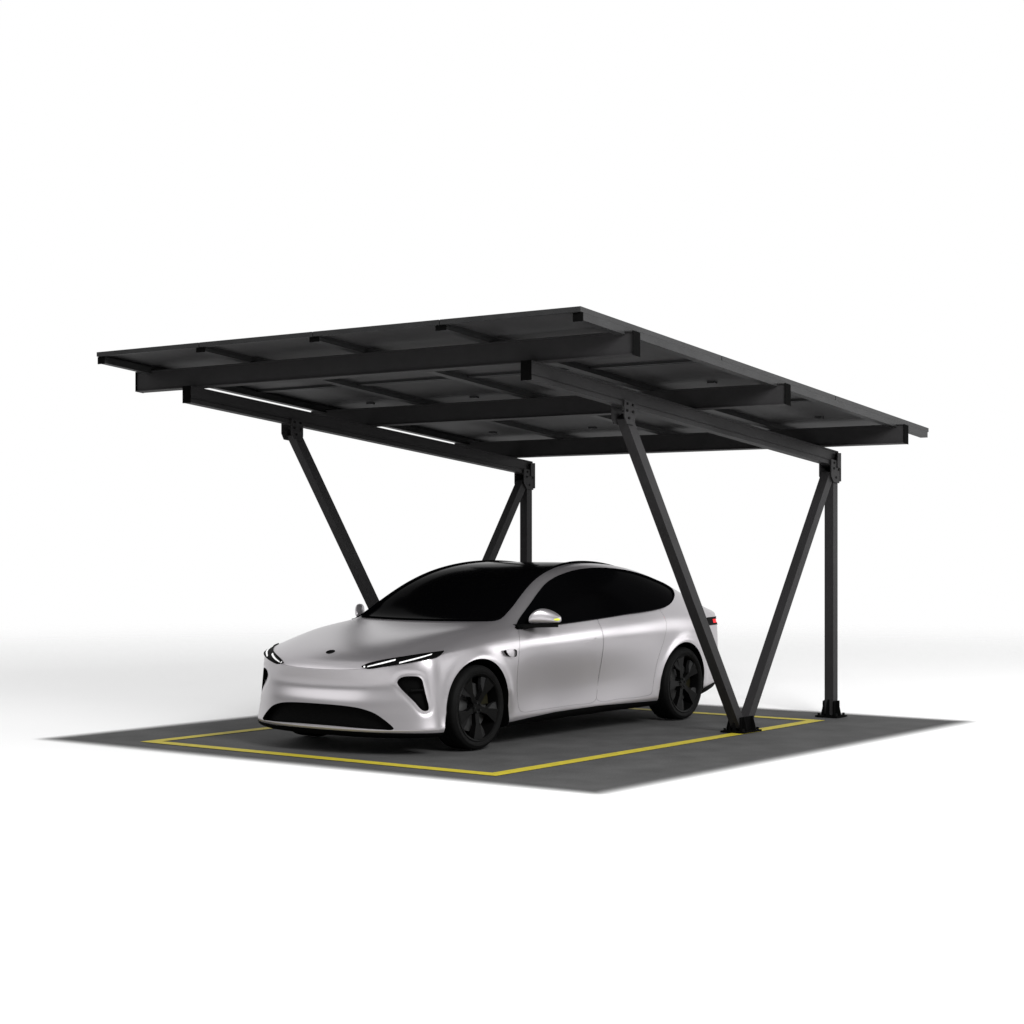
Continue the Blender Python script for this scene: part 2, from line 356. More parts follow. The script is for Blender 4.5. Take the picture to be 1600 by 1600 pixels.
# side rows, shoulder (top) to sill (bottom): x, half width, height
SIDE = [
 [(.6,.898,.69),(1.0,.945,.795),(1.3,.952,.83),(1.8,.94,.868),(3.0,.935,.915),(3.8,.942,.945),(4.3,.942,.945),(4.6,.92,.925),(4.89,.868,.885)],
 [(.6,.912,.565),(1.0,.962,.70),(1.3,.968,.735),(1.8,.966,.79),(3.0,.966,.825),(3.8,.968,.85),(4.3,.965,.83),(4.6,.935,.80),(4.89,.875,.77)],
 [(.6,.922,.43),(1.0,.962,.55),(1.3,.962,.57),(1.8,.936,.595),(3.0,.932,.61),(3.8,.952,.63),(4.3,.963,.63),(4.6,.935,.60),(4.89,.88,.60)],
 [(.6,.934,.315),(1.0,.957,.38),(1.3,.957,.39),(1.8,.912,.39),(3.0,.906,.405),(3.8,.938,.42),(4.3,.958,.42),(4.6,.93,.42),(4.89,.88,.44)],
 [(.6,.955,.215),(1.0,.955,.215),(1.3,.952,.215),(1.8,.926,.235),(3.0,.922,.245),(3.8,.938,.24),(4.3,.952,.25),(4.6,.92,.30),(4.89,.86,.33)],
 [(.6,.947,.155),(1.0,.93,.155),(1.3,.93,.155),(1.8,.915,.17),(3.0,.91,.175),(3.8,.92,.17),(4.3,.92,.18),(4.6,.88,.20),(4.89,.82,.25)],
 [(.62,.80,.145),(1.0,.80,.145),(1.3,.80,.145),(1.8,.80,.16),(3.0,.80,.165),(3.8,.80,.165),(4.3,.80,.175),(4.6,.77,.19),(4.85,.72,.24)],
]
FRONT = [(.290,.595),(.311,.505),(.262,.42),(.262,.325),(.240,.205),(.262,.145),(.40,.140)]   # centre line of the nose
REAR = [(5.20,.90),(5.205,.79),(5.19,.62),(5.17,.44),(5.13,.33),(5.02,.22),(4.9,.20)]
K = len(SIDE)
def cage():
    V, idx, Fc = [], {}, []
    def put(key, p):
        if key not in idx: idx[key] = len(V); V.append(p)
        return idx[key]
    def top(s, j, m):
        x, y, z = TOP[s][j]; return put(('t', s, j, m if y else 1), (x, m * y, z))
    def side(s, k, m):
        if k == 0: return top(s, J, m)
        x = TOP[s][6][0]; y, z = sideline(SIDE[k - 1], x)
        if k == K and s == 0: x += .02
        return put(('s', s, k, m), (x, m * y, z))
    def end(f, j, k, m):
        s = 0 if f == 0 else NS - 1
        if k == 0: return top(s, j, m)
        if j == J: return side(s, k, m)
        x0, z0 = (FRONT if f == 0 else REAR)[k - 1]
        i = side(s, k, m); x1, y1, z1 = V[i]; y1 = abs(y1)
        x = x0 + (x1 - x0) * T[j]; z = z0 + (z1 - z0) * T[j]; y = y1 * U[j]
        return put(('e', f, j, k, m if j else 1), (x, m * y, z))
    for m in (1, -1):
        q = []
        for s in range(NS - 1):
            for j in range(J): q.append((top(s, j, m), top(s, j + 1, m), top(s + 1, j + 1, m), top(s + 1, j, m)))
            for k in range(K): q.append((side(s, k, m), side(s, k + 1, m), side(s + 1, k + 1, m), side(s + 1, k, m)))
        for f in (0, 1):
            for j in range(J):
                for k in range(K):
                    a = (end(f, j, k, m), end(f, j, k + 1, m), end(f, j + 1, k + 1, m), end(f, j + 1, k, m))
                    q.append(a if f == 0 else a[::-1])
        Fc += q if m == 1 else [a[::-1] for a in q]
    cr = {}
    def crease(a, b, wt): cr[(min(a, b), max(a, b))] = wt
    for m in (1, -1):
        for j in range(J):
            crease(top(0, j, m), top(0, j + 1, m), .55)
            crease(top(NS - 1, j, m), top(NS - 1, j + 1, m), .6)
            for f in (0, 1): crease(end(f, j, 5, m), end(f, j + 1, 5, m), .5)
        for s in range(NS - 1):
            if s < 3: crease(top(s, J, m), top(s + 1, J, m), (.5, .35, .15)[s])
            crease(side(s, 5, m), side(s + 1, 5, m), .45)
    return V, Fc, cr
def subdivide(V, Fc, cr, lev):
    me = bpy.data.meshes.new('cage'); me.from_pydata(V, [], Fc)
    at = me.attributes.new('crease_edge', 'FLOAT', 'EDGE')
    for e in me.edges:
        a, b = e.vertices; at.data[e.index].value = cr.get((min(a, b), max(a, b)), 0.)
    o = bpy.data.objects.new('cage', me); COL.objects.link(o)
    md = o.modifiers.new('s', 'SUBSURF'); md.levels = lev; md.render_levels = lev; md.boundary_smooth = 'PRESERVE_CORNERS'
    dg = bpy.context.evaluated_depsgraph_get(); ev = o.evaluated_get(dg); m2 = ev.to_mesh()
    n = len(m2.vertices); P = np.empty(n * 3); m2.vertices.foreach_get('co', P); P = P.reshape(-1, 3)
    m2.calc_loop_triangles(); t = np.empty(len(m2.loop_triangles) * 3, np.int32); m2.loop_triangles.foreach_get('vertices', t); t = t.reshape(-1, 3)
    ev.to_mesh_clear(); bpy.data.objects.remove(o); bpy.data.meshes.remove(me)
    return P, t
def normals(P, t):
    fn = np.cross(P[t[:, 1]] - P[t[:, 0]], P[t[:, 2]] - P[t[:, 0]]); N = np.zeros_like(P)
    for i in range(3): np.add.at(N, t[:, i], fn)
    return N / np.maximum(np.linalg.norm(N, axis=1, keepdims=True), 1e-12)
class Surf:
    """a triangle soup with shared vertices that can be refined and cut along an implicit outline"""
    def __init__(s, P, N): s.P, s.N = P, N
    def add(s, P, N):
        n = len(s.P); s.P = np.vstack([s.P, P]); N = N / np.maximum(np.linalg.norm(N, axis=1, keepdims=True), 1e-12); s.N = np.vstack([s.N, N]); return n
    def mids(s, E, w):
        """new vertices on unique edges E (pairs) at weight w from first to second; returns ids per edge"""
        key = np.sort(E, axis=1); u, first, inv = np.unique(key, axis=0, return_index=True, return_inverse=True)
        a, b, ww = E[first, 0], E[first, 1], w[first][:, None]
        n = s.add(s.P[a] * (1 - ww) + s.P[b] * ww, s.N[a] * (1 - ww) + s.N[b] * ww)
        return n + inv.reshape(-1)
    def refine(s, t, fn, band):
        f = fn(s.P); ft = f[t]; e = s.P[t[:, 1]] - s.P[t[:, 0]]; ln = np.linalg.norm(e, axis=1)
        hit = (np.abs(ft).min(axis=1) < band * ln + 1e-4) | (ft.min(axis=1) * ft.max(axis=1) < 0)
        if not hit.any(): return t
        ht = t[hit]; ek = np.vstack([ht[:, [0, 1]], ht[:, [1, 2]], ht[:, [2, 0]]]); ek = np.unique(np.sort(ek, axis=1), axis=0)
        M_ = int(len(s.P)) + 1; codes = np.sort(ek[:, 0].astype(np.int64) * M_ + ek[:, 1])
        allE = np.stack([t[:, [0, 1]], t[:, [1, 2]], t[:, [2, 0]]], axis=1); so_ = np.sort(allE, axis=2).astype(np.int64)
        c = so_[..., 0] * M_ + so_[..., 1]; pos = np.searchsorted(codes, c); pos = np.minimum(pos, len(codes) - 1); mk = codes[pos] == c
        a, b = (codes // M_).astype(int), (codes % M_).astype(int)
        n0 = s.add((s.P[a] + s.P[b]) / 2, s.N[a] + s.N[b])
        mid = np.where(mk, n0 + pos, -1); cnt = mk.sum(axis=1); out = [t[cnt == 0]]
        for r in range(3):
            tt = np.roll(t, -r, axis=1); mm = np.roll(mid, -r, axis=1); kk = np.roll(mk, -r, axis=1)
            q = (cnt == 1) & kk[:, 0]; A, m_ = tt[q], mm[q]
            out += [np.stack([A[:, 0], m_[:, 0], A[:, 2]], 1), np.stack([m_[:, 0], A[:, 1], A[:, 2]], 1)]
            q = (cnt == 2) & ~kk[:, 2]; A, m_ = tt[q], mm[q]
            out += [np.stack([m_[:, 0], A[:, 1], m_[:, 1]], 1), np.stack([A[:, 0], m_[:, 0], m_[:, 1]], 1), np.stack([A[:, 0], m_[:, 1], A[:, 2]], 1)]
        q = cnt == 3; A, m_ = t[q], mid[q]
        out += [np.stack([A[:, 0], m_[:, 0], m_[:, 2]], 1), np.stack([m_[:, 0], A[:, 1], m_[:, 1]], 1), np.stack([m_[:, 2], m_[:, 1], A[:, 2]], 1), np.stack([m_[:, 0], m_[:, 1], m_[:, 2]], 1)]
        return np.vstack(out)
    def cut(s, t, fn):
        """-> triangles inside (f<0), outside, boundary segments"""
        f = fn(s.P); f = np.where(np.abs(f) < 1e-6, 1e-6, f); neg = (f < 0)[t]; c = neg.sum(axis=1)
        ins, outs, seg = [t[c == 3]], [t[c == 0]], []
        for lone_neg in (True, False):
            for r in range(3):
                tt = np.roll(t, -r, axis=1); nn = np.roll(neg, -r, axis=1)
                q = (c == (1 if lone_neg else 2)) & (nn[:, 0] == lone_neg)
                A = tt[q]
                if not len(A): continue
                E = np.vstack([A[:, [0, 1]], A[:, [0, 2]]]); w_ = f[E[:, 0]] / (f[E[:, 0]] - f[E[:, 1]])
                seg.append((A, E, w_, lone_neg))
        if not seg: return ins[0], outs[0], np.zeros((0, 2), int)
        Eall = np.vstack([q[1] for q in seg]); wall = np.concatenate([q[2] for q in seg])
        flip = Eall[:, 0] > Eall[:, 1]; Es = np.where(flip[:, None], Eall[:, ::-1], Eall); ws = np.where(flip, 1 - wall, wall)
        ids = s.mids(Es, ws); k = 0; S_ = []
        for A, E, w_, lone in seg:
            n = len(A); ab, ac = ids[k:k + n], ids[k + n:k + 2 * n]; k += 2 * n
            tip = np.stack([A[:, 0], ab, ac], 1); r1 = np.stack([ab, A[:, 1], A[:, 2]], 1); r2 = np.stack([ab, A[:, 2], ac], 1)
            (ins if lone else outs).append(tip); (outs if lone else ins).extend([r1, r2])
            S_.append(np.stack([ab, ac], 1) if lone else np.stack([ac, ab], 1))
        return np.vstack(ins), np.vstack(outs), np.vstack(S_)
def spline(pts, n=8):
    """closed Catmull-Rom through pts; a point given twice is a sharp corner"""
    out = []; m = len(pts)
    for i in range(m):
        p0, p1, p2, p3 = [np.array(pts[(i + d) % m], float) for d in (-1, 0, 1, 2)]
        if np.allclose(p1, p2): continue
        if np.allclose(p0, p1): p0 = p1 - (p2 - p1)
        if np.allclose(p3, p2): p3 = p2 + (p2 - p1)
        d0, d1, d2 = [max(np.linalg.norm(b - a), 1e-6) ** .5 for a, b in ((p0, p1), (p1, p2), (p2, p3))]
        m1 = (p1 - p0) / d0 - (p2 - p0) / (d0 + d1) + (p2 - p1) / d1; m2 = (p2 - p1) / d1 - (p3 - p1) / (d1 + d2) + (p3 - p2) / d2
        m1 *= d1; m2 *= d1
        for k in range(n):
            u = k / n; out.append((2 * u**3 - 3 * u**2 + 1) * p1 + (u**3 - 2 * u**2 + u) * m1 + (-2 * u**3 + 3 * u**2) * p2 + (u**3 - u**2) * m2)
    return np.array(out)
def sdf(poly, q):
    n = len(poly); d = np.full(len(q), 1e9); ins = np.zeros(len(q), bool)
    for i in range(n):
        a, b = poly[i], poly[(i + 1) % n]; e = b - a; w_ = q - a
        h = np.clip((w_ @ e) / max(e @ e, 1e-12), 0, 1); d = np.minimum(d, np.hypot(*(w_ - h[:, None] * e).T))
        c = ((a[1] > q[:, 1]) != (b[1] > q[:, 1])); 
        with np.errstate(divide='ignore', invalid='ignore'): xi = a[0] + (q[:, 1] - a[1]) * e[0] / e[1]
        ins ^= c & (q[:, 0] < xi)
    return np.where(ins, -d, d)
def outline(pts, proj, mask, n=8):
    """implicit function of a closed outline in a projection of (x, |y|, z), valid only inside mask"""
    poly = spline(pts, n); lo, hi = poly.min(0) - .08, poly.max(0) + .08
    def fn(P):
        Q = P.copy(); Q[:, 1] = np.abs(Q[:, 1]); q = proj(Q); f = np.full(len(P), .5)
        m_ = mask(Q, P) & (q > lo).all(1) & (q < hi).all(1)
        if m_.any(): f[m_] = sdf(poly, q[m_])
        return f
    return fn
XZ = lambda Q: Q[:, [0, 2]]
XY = lambda Q: Q[:, [0, 1]]
YZ = lambda Q: Q[:, [1, 2]]
DZ = lambda Q: np.stack([(Q[:, 0] + Q[:, 1]) * .7071, Q[:, 2]], 1)      # seen from the car's front corner
WX = (1.105, 4.177); WR = .333; AZ = .335; AR = .398
def body_surface(lev):
    V, Fc, cr = cage(); P, t = subdivide(V, Fc, cr, lev)
    # flared arch lips
    for x in WX:
        d = np.hypot(P[:, 0] - x, P[:, 2] - AZ) - AR
        up = np.clip((P[:, 2] - .25) / .2, 0, 1)
        amt = .016 * np.exp(-np.clip(d, 0, None) ** 2 / (2 * .035 ** 2)) * up * (np.abs(P[:, 1]) > .8)
        P[:, 1] += np.sign(P[:, 1]) * amt
    return P, t

car = empty('parked_car', (CX0, YC, 0), 'silver lilac fastback saloon car with black glass roof parked in the yellow bay', 'car')
def child(name, me, m, parent=None, origin=(CX0, 0, 0)):
    me.materials.append(m)
    o = bpy.data.objects.new(name, me); return link(o, parent or car)
def mesh_np(name, V, t, N=None):
    me = bpy.data.meshes.new(name)
    me.vertices.add(len(V)); me.vertices.foreach_set('co', np.ascontiguousarray(V, np.float32).ravel())
    me.loops.add(t.size); me.loops.foreach_set('vertex_index', np.ascontiguousarray(t, np.int32).ravel())
    me.polygons.add(len(t)); me.polygons.foreach_set('loop_start', np.arange(0, t.size, t.shape[1], dtype=np.int32))
    me.polygons.foreach_set('use_smooth', np.ones(len(t), bool)) 
    me.update(); me.validate(verbose=False)
    if N is not None: me.normals_split_custom_set_from_vertices(N.tolist())
    return me
dz = lambda L: [((x + y) * .7071, z) for x, y, z in L]
dz_vent = dz([(.407,.695,.567),(.417,.706,.597),(.433,.731,.612),(.475,.791,.618),(.506,.828,.611),(.52,.845,.59),(.526,.856,.548),(.536,.873,.465),(.547,.889,.383),(.542,.887,.360),(.518,.869,.354),(.5,.852,.366),(.47,.814,.420),(.443,.773,.468),(.416,.72,.526)])
P, tri = body_surface(4)
_N0 = normals(P, tri)
_vf = outline(dz_vent, DZ, lambda Q, P_: Q[:, 0] < .95)(P)
P = P + _N0 * (.0035 * np.exp(-((_vf - .018) / .02) ** 2) * (_vf < .45))[:, None]
NR = normals(P, tri); ctr = np.abs(P[:, 1]) < 1e-5; NR[ctr, 1] = 0; NR /= np.linalg.norm(NR, axis=1, keepdims=True)
SF = Surf(P, NR)
def sub(t, off=0., move=None):
    u, inv = np.unique(t, return_inverse=True); V = SF.P[u] + SF.N[u] * off; N = SF.N[u]
    if move is not None: V = move(V)
    V = V - np.array([CX0, 0, 0]); return V, inv.reshape(-1, 3), N
def wall(seg, a_off, b_off=None, move=None):
    """strip of quads (as triangles) hanging from a cut line"""
    A = [SF.P[seg[:, i]] + SF.N[seg[:, i]] * a_off for i in (0, 1)]
    B = [move(SF.P[seg[:, i]]) if move is not None else SF.P[seg[:, i]] + SF.N[seg[:, i]] * b_off for i in (0, 1)]
    V = np.concatenate([A[0], A[1], B[1], B[0]]) - np.array([CX0, 0, 0]); n = len(seg); k = np.arange(n)
    t = np.concatenate([np.stack([k, k + n, k + 2 * n], 1), np.stack([k, k + 2 * n, k + 3 * n], 1)])
    q = V.reshape(4, n, 3); fn = np.cross(q[1] - q[0], q[3] - q[0]); fn /= np.maximum(np.linalg.norm(fn, axis=1, keepdims=True), 1e-12)
    return V, t, np.concatenate([fn] * 4)
def join(*parts):
    V, T_, N, k = [], [], [], 0
    for v, t, n in parts: V.append(v); T_.append(t + k); N.append(n); k += len(v)
    return np.vstack(V), np.vstack(T_), np.vstack(N)
def part(name, m, *parts, parent=None):
    V, t, N = join(*parts); return child(name, mesh_np(name, V, t, N), m, parent)
def side_split(t):
    c = SF.P[t].mean(axis=1)[:, 1] > 0; return t[c], t[~c]
def seg_split(s_):
    c = SF.P[s_].mean(axis=1)[:, 1] > 0; return s_[c], s_[~c]
def carve(t, fn, refine=2, band=1.0):
    for _ in range(refine): t = SF.refine(t, fn, band)
    return SF.cut(t, fn)
# ---- outlines, given as points on the car: x along, half width, height
D = {}
D['window'] = [(1.645,.945),(1.645,.945),(1.701,.973),(1.796,1.027),(1.959,1.121),(2.114,1.207),(2.268,1.278),(2.436,1.329),(2.593,1.36),(2.773,1.385),(2.972,1.398),(3.149,1.400),(3.345,1.394),(3.535,1.379),(3.725,1.353),(3.897,1.319),(4.055,1.278),(4.19,1.236),(4.25,1.198),(4.225,1.160),(4.125,1.105),(4.03,1.07),(3.93,1.046),(3.80,1.03),(3.54,1.012),(3.28,1.0),(2.871,.977),(2.482,.958),(2.023,.940),(1.66,.930),(1.66,.930)]
half = [(1.483,0),(1.488,.25),(1.503,.44),(1.53,.62),(1.562,.695),(1.61,.730),(1.677,.735),(1.75,.725),(1.88,.710),(2.065,.674),(2.256,.634),(2.41,.608),(2.58,.580),(2.8,.545),(3.03,.515),(3.4,.48),(3.8,.455),(4.2,.46),(4.5,.50),(4.68,.50),(4.75,.45),(4.79,.25),(4.80,0)]
D['top'] = half + [(x, -y) for x, y in half[-2:0:-1]]
gh = [(0,.384),(.16,.383),(.30,.378),(.42,.366),(.53,.337),(.61,.292),(.682,.236),(.692,.222),(.68,.212),(.60,.212),(.416,.216),(.2,.221),(0,.222)]
D['grille'] = gh + [(-y, z) for y, z in gh[-2:0:-1]]
dz = lambda L: [((x + y) * .7071, z) for x, y, z in L]
D['lamp'] = dz([(.319,.415,.680),(.334,.43,.692),(.35,.455,.705),(.402,.565,.732),(.456,.648,.748),(.519,.722,.762),(.612,.804,.779),(.745,.876,.794),(.745,.876,.794),(.69,.886,.770),(.645,.884,.754),(.539,.832,.736),(.471,.762,.717),(.416,.681,.702),(.369,.593,.686),(.325,.47,.669)])
D['bar1'] = dz([(.329,.454,.684),(.329,.454,.684),(.341,.453,.7005),(.341,.453,.7005),(.388,.558,.723),(.443,.652,.739),(.443,.652,.739),(.421,.674,.716),(.421,.674,.716),(.368,.576,.697)])
D['bar2'] = dz([(.449,.672,.738),(.449,.672,.738),(.529,.778,.755),(.630,.862,.771),(.630,.862,.771),(.615,.873,.757),(.615,.873,.757),(.504,.798,.735),(.428,.69,.718),(.428,.69,.718)])
def thin(L, k):
    c_ = np.array(L).mean(0); ax = np.array(L[len(L) // 2 + 1]) - np.array(L[0]); ax = np.array([1., .30]) / math.hypot(1, .30); nn = np.array([-ax[1], ax[0]])
    return [tuple(c_ + ax * ((np.array(p_) - c_) @ ax) * .99 + nn * ((np.array(p_) - c_) @ nn) * k) for p_ in L]
D['bar0'] = dz([(.323,.432,.686),(.327,.442,.688),(.321,.445,.677),(.319,.436,.676)])
D['vent'] = dz_vent
D['emblem'] = [(.416 + .027 * math.cos(a), .042 * math.sin(a)) for a in [i * math.pi / 6 for i in range(12)]]
D['port'] = [(1.395,.772),(1.403,.777),(1.44,.777),(1.48,.777),(1.518,.776),(1.530,.770),(1.532,.752),(1.530,.731),(1.52,.723),(1.49,.723),(1.46,.726),(1.43,.734),(1.415,.745)]
D['handle'] = [(2.60 + .11 * math.cos(a), .808 + 0.010 * math.sin(a) + .012 * math.cos(a)) for a in [i * math.pi / 7 for i in range(14)]]
D['front_door'] = [(1.72,.968),(1.72,.968),(1.655,.90),(1.61,.78),(1.595,.6),(1.61,.42),(1.645,.285),(1.70,.262),(1.9,.262),(2.4,.268),(2.70,.27),(2.76,.295),(2.80,.5),(2.82,.75),(2.80,.99),(2.80,.99)]
D['rear_door'] = [(2.806,.99),(2.806,.99),(2.826,.75),(2.806,.5),(2.768,.30),(2.82,.271),(3.1,.272),(3.50,.27),(3.62,.29),(3.655,.40),(3.70,.57),(3.79,.76),(3.85,.92),(3.82,1.06),(3.82,1.06)]
any_ = lambda Q, P_: np.ones(len(Q), bool)
front = lambda Q, P_: Q[:, 0] < .95
for _k in ('bar1', 'bar2'): D[_k] = thin(D[_k], .36)
FN = dict(
    window=outline(D['window'], XZ, lambda Q, P_: (Q[:, 1] > .5) & (Q[:, 2] > .88)),
    top=outline(D['top'], XY, lambda Q, P_: Q[:, 2] > .95),
    grille=outline(D['grille'], YZ, lambda Q, P_: Q[:, 0] < .6),
    lamp=outline(D['lamp'], DZ, front), bar0=outline(D['bar0'], DZ, front), bar1=outline(D['bar1'], DZ, front), bar2=outline(D['bar2'], DZ, front),
    vent=outline(D['vent'], DZ, front), emblem=outline(D['emblem'], XY, lambda Q, P_: (Q[:, 2] > .7) & (Q[:, 0] < .6)),
    port=outline(D['port'], XZ, lambda Q, P_: Q[:, 1] > .7), handle=outline(D['handle'], XZ, lambda Q, P_: Q[:, 1] > .7),
    front_door=outline(D['front_door'], XZ, lambda Q, P_: (Q[:, 1] > .78) & (Q[:, 2] < 1.1)), rear_door=outline(D['rear_door'], XZ, lambda Q, P_: (Q[:, 1] > .78) & (Q[:, 2] < 1.1)))
def arch_fn(P_):
    f = np.full(len(P_), .5)
    for x, r in ((1.08, .393), (4.14, .39)):
        dx, dz_ = P_[:, 0] - x, P_[:, 2] - AZ
        d = np.where(dz_ < 0, np.abs(dx) - r - .22 * (-dz_), np.hypot(dx, dz_) - r)
        f = np.minimum(f, d)
    return np.where(np.abs(P_[:, 1]) > .6, f, np.maximum(f, .02))
ZB = np.array([(0,.19),(.7,.186),(1.3,.19),(1.54,.197),(2.16,.230),(2.8,.236),(3.7,.216),(4.35,.245),(4.6,.278),(4.8,.305),(5.3,.33)])
low_fn = lambda P_: P_[:, 2] - np.interp(P_[:, 0], ZB[:, 0], ZB[:, 1])
tail_fn = lambda P_: np.maximum(np.abs(P_[:, 2] - .893) - .036, 4.64 - P_[:, 0])
red_fn = lambda P_: np.maximum(np.abs(P_[:, 2] - .893) - .017, 4.78 - P_[:, 0])
t = tri
# wheel arches: the removed skin becomes the back wall of each wheel house
a_in, t, a_seg = carve(t, arch_fn)
inner = lambda V: np.stack([V[:, 0], np.sign(V[:, 1]) * .62, V[:, 2]], 1)
for sgn in (1, -1):
    for lo, hi in ((0, 2.5), (2.5, 9)):
        pick = lambda q: (SF.P[q].mean(axis=1)[:, 0] > lo) & (SF.P[q].mean(axis=1)[:, 0] < hi) & (SF.P[q].mean(axis=1)[:, 1] * sgn > .3)
        part('wheel_arch', M['trim'], sub(a_in[pick(a_in)], move=inner), wall(a_seg[pick(a_seg)], 0, move=inner))
# black lower edge: splitter, sills, diffuser
l_in, t, l_seg = carve(t, low_fn, 1)
c = SF.P[l_in].mean(axis=1)
for nm, q in (('front_splitter', c[:, 0] < 1.08), ('side_sill', (c[:, 0] > 1.08) & (c[:, 0] < 4.14) & (c[:, 1] > 0)), ('side_sill', (c[:, 0] > 1.08) & (c[:, 0] < 4.14) & (c[:, 1] < 0)), ('rear_diffuser', c[:, 0] > 4.14)):
    part(nm, M['trim'], sub(l_in[q], -.006))
# glass
g_in, t, g_seg = carve(t, FN['top'])
ws, rest, s1 = carve(g_in, lambda P_: P_[:, 0] - 2.42 + .10 * np.abs(P_[:, 1]) ** 2, 0)
rf_, rw, s2 = carve(rest, lambda P_: P_[:, 0] - 4.02 + .05 * np.abs(P_[:, 1]) ** 2, 0)
part('windshield', M['glass'], sub(ws, -.003)); part('roof_panel', M['glass'], sub(rf_, -.003)); part('rear_window', M['glass'], sub(rw, -.003), wall(g_seg, 0, -.02))
w_in, t, w_seg = carve(t, FN['window'])
for q, e in zip(side_split(w_in), seg_split(w_seg)): part('side_window', M['glass'], sub(q, -.004), wall(e, 0, -.02))
# nose
def push(dx, k=1.): return lambda V: np.stack([V[:, 0] + dx, V[:, 1] * k, V[:, 2]], 1)
q, t, e = carve(t, FN['grille']); part('grille', M['trim'], sub(q, move=push(.05, .985)), wall(e, 0, move=push(.05, .985)))
q, t, e = carve(t, FN['vent'])
for a, b in zip(side_split(q), seg_split(e)):
    pv = push(.05, .97); v = part('air_vent', M['trim'], sub(a, move=pv), wall(b, 0, move=pv))
    sg = 1 if SF.P[a].mean(axis=(0, 1))[1] > 0 else -1
    bm = BM(); strut(bm, (.485 - CX0, sg * .765, .508), (.56 - CX0, sg * .858, .512), .014, .012, Vector((1, -sg, 0)))
    sl = obj('slat', bm, M['rim'], v)
q, t, e = carve(t, FN['lamp'], 3)
for a, b in zip(side_split(q), seg_split(e)):
    bars = []
    for bn in ('bar0', 'bar1', 'bar2'):
        i_, a, bs = carve(a, FN[bn], 1); bars.append((i_, bs))
    h_ = part('headlight', M['trim'], sub(a, -.004), wall(b, 0, -.012))
    for i_, bs in bars: part('light_bar', M['drl'], sub(i_, .0005), wall(bs, .0005, -.006), parent=h_)
q, t, e = carve(t, FN['emblem'], 3); part('emblem', M['trim'], sub(q, .004), wall(e, .004, -.002))
q, t, e = carve(t, FN['port'], 2)
for a, b in zip(side_split(q), seg_split(e)):
    f_ = part('fender_camera', M['trim'], wall(b, 0, -.03)); part('camera_cover', M['paint'], sub(a, -.016), parent=f_)
q, t, e = carve(t, tail_fn, 1)
r_, q, re_ = carve(q, red_fn, 1)
tl = part('tail_light', M['trim'], sub(q, -.003), wall(e, 0, -.01)); part('light_bar', M['red'], sub(r_, .002), wall(re_, .002, -.004), parent=tl)
for nm in ('front_door', 'rear_door'):
    fo = FN[nm]
    q, t, e = carve(t, fo, 3)                                   # skin inside the shut line
    dn, gap, e2 = SF.cut(q, lambda P_: fo(P_) + .0011)         # the door itself, then the narrow gap round it
    for a, b, g_ in zip(side_split(dn), seg_split(e2), side_split(gap)):
        if nm == 'front_door':
            h_, a, hs = carve(a, FN['handle'], 2)
        dr = part(nm, M['paint'], sub(a))
        part('door_seal', M['trim'], sub(g_, -.002), parent=dr)
        if nm == 'front_door': part('door_handle', M['paint'], sub(h_, .003), wall(hs, .003, -.001), parent=dr)
part('body', M['paint'], sub(t))
# underside
bm = BM(); box(bm, (.42 - CX0, -.58, .15), (4.9 - CX0, .58, .17)); obj('underbody', bm, M['trim'], car)
# ---- door mirrors
for sg in (-1, 1):
    A = []
    prof = [(0,.008,.020,.020),(.015,.052,.040,.05),(.10,.092,.045,.075),(.30,.126,.048,.09),(.5,.122,.05,.088),(.72,.098,.05,.078),(.9,.066,.05,.058),(.98,.045,.045,.035),(1.,.034,.034,.004)]
    bm = BM(); rings = []
    for a, zt, zb_, dp in prof:
        w_ = .925 + .168 * a; xc = 1.80 + .19 * a; z0 = 1.012 - .042 + .012 * a
        ring = []
        for i in range(24):
            an = 2 * math.pi * i / 24; cx_, sz = math.cos(an), math.sin(an)
            cx_ = math.copysign(abs(cx_) ** .8, cx_); szz = math.copysign(abs(sz) ** .8, sz)
            top_, bot = z0 + zt, z0 + .042 - zb_ * .9
            zc = (top_ + bot) / 2; hz = (top_ - bot) / 2
            ring.append(bm.verts.new((xc + dp * .72 * cx_ - CX0, sg * w_, zc + hz * szz)))
        rings.append(ring)
    for r0, r1 in zip(rings, rings[1:]):
        for i in range(24): bm.faces.new((r0[i], r0[(i + 1) % 24], r1[(i + 1) % 24], r1[i]))
    bm.faces.new(rings[0]); bm.faces.new(rings[-1])
    mr = obj('side_mirror', bm, M['paint'], car, smooth=.9)
    md = mr.modifiers.new('s', 'SUBSURF'); md.levels = 2; md.render_levels = 2
    bm = BM(); prism(bm, [(1.66 - CX0, sg * .85), (1.86 - CX0, sg * .86), (2.02 - CX0, sg * 1.05), (1.96 - CX0, sg * 1.09), (1.70 - CX0, sg * .93)], .944, .972, lambda a, b, c: (a, b, c))
    obj('mirror_arm', bm, M['trim'], mr, bevel=.006)
    bm = BM(); bmesh.ops.create_uvsphere(bm, u_segments=16, v_segments=10, radius=1)
    for v in bm.verts: v.co = Vector((1.955 - CX0 + v.co.x * .026 + v.co.y * sg * .016, sg * 1.080 + v.co.y * .018, 1.006 + v.co.z * .011))
    obj('indicator', bm, M['amber'], mr, smooth=True)
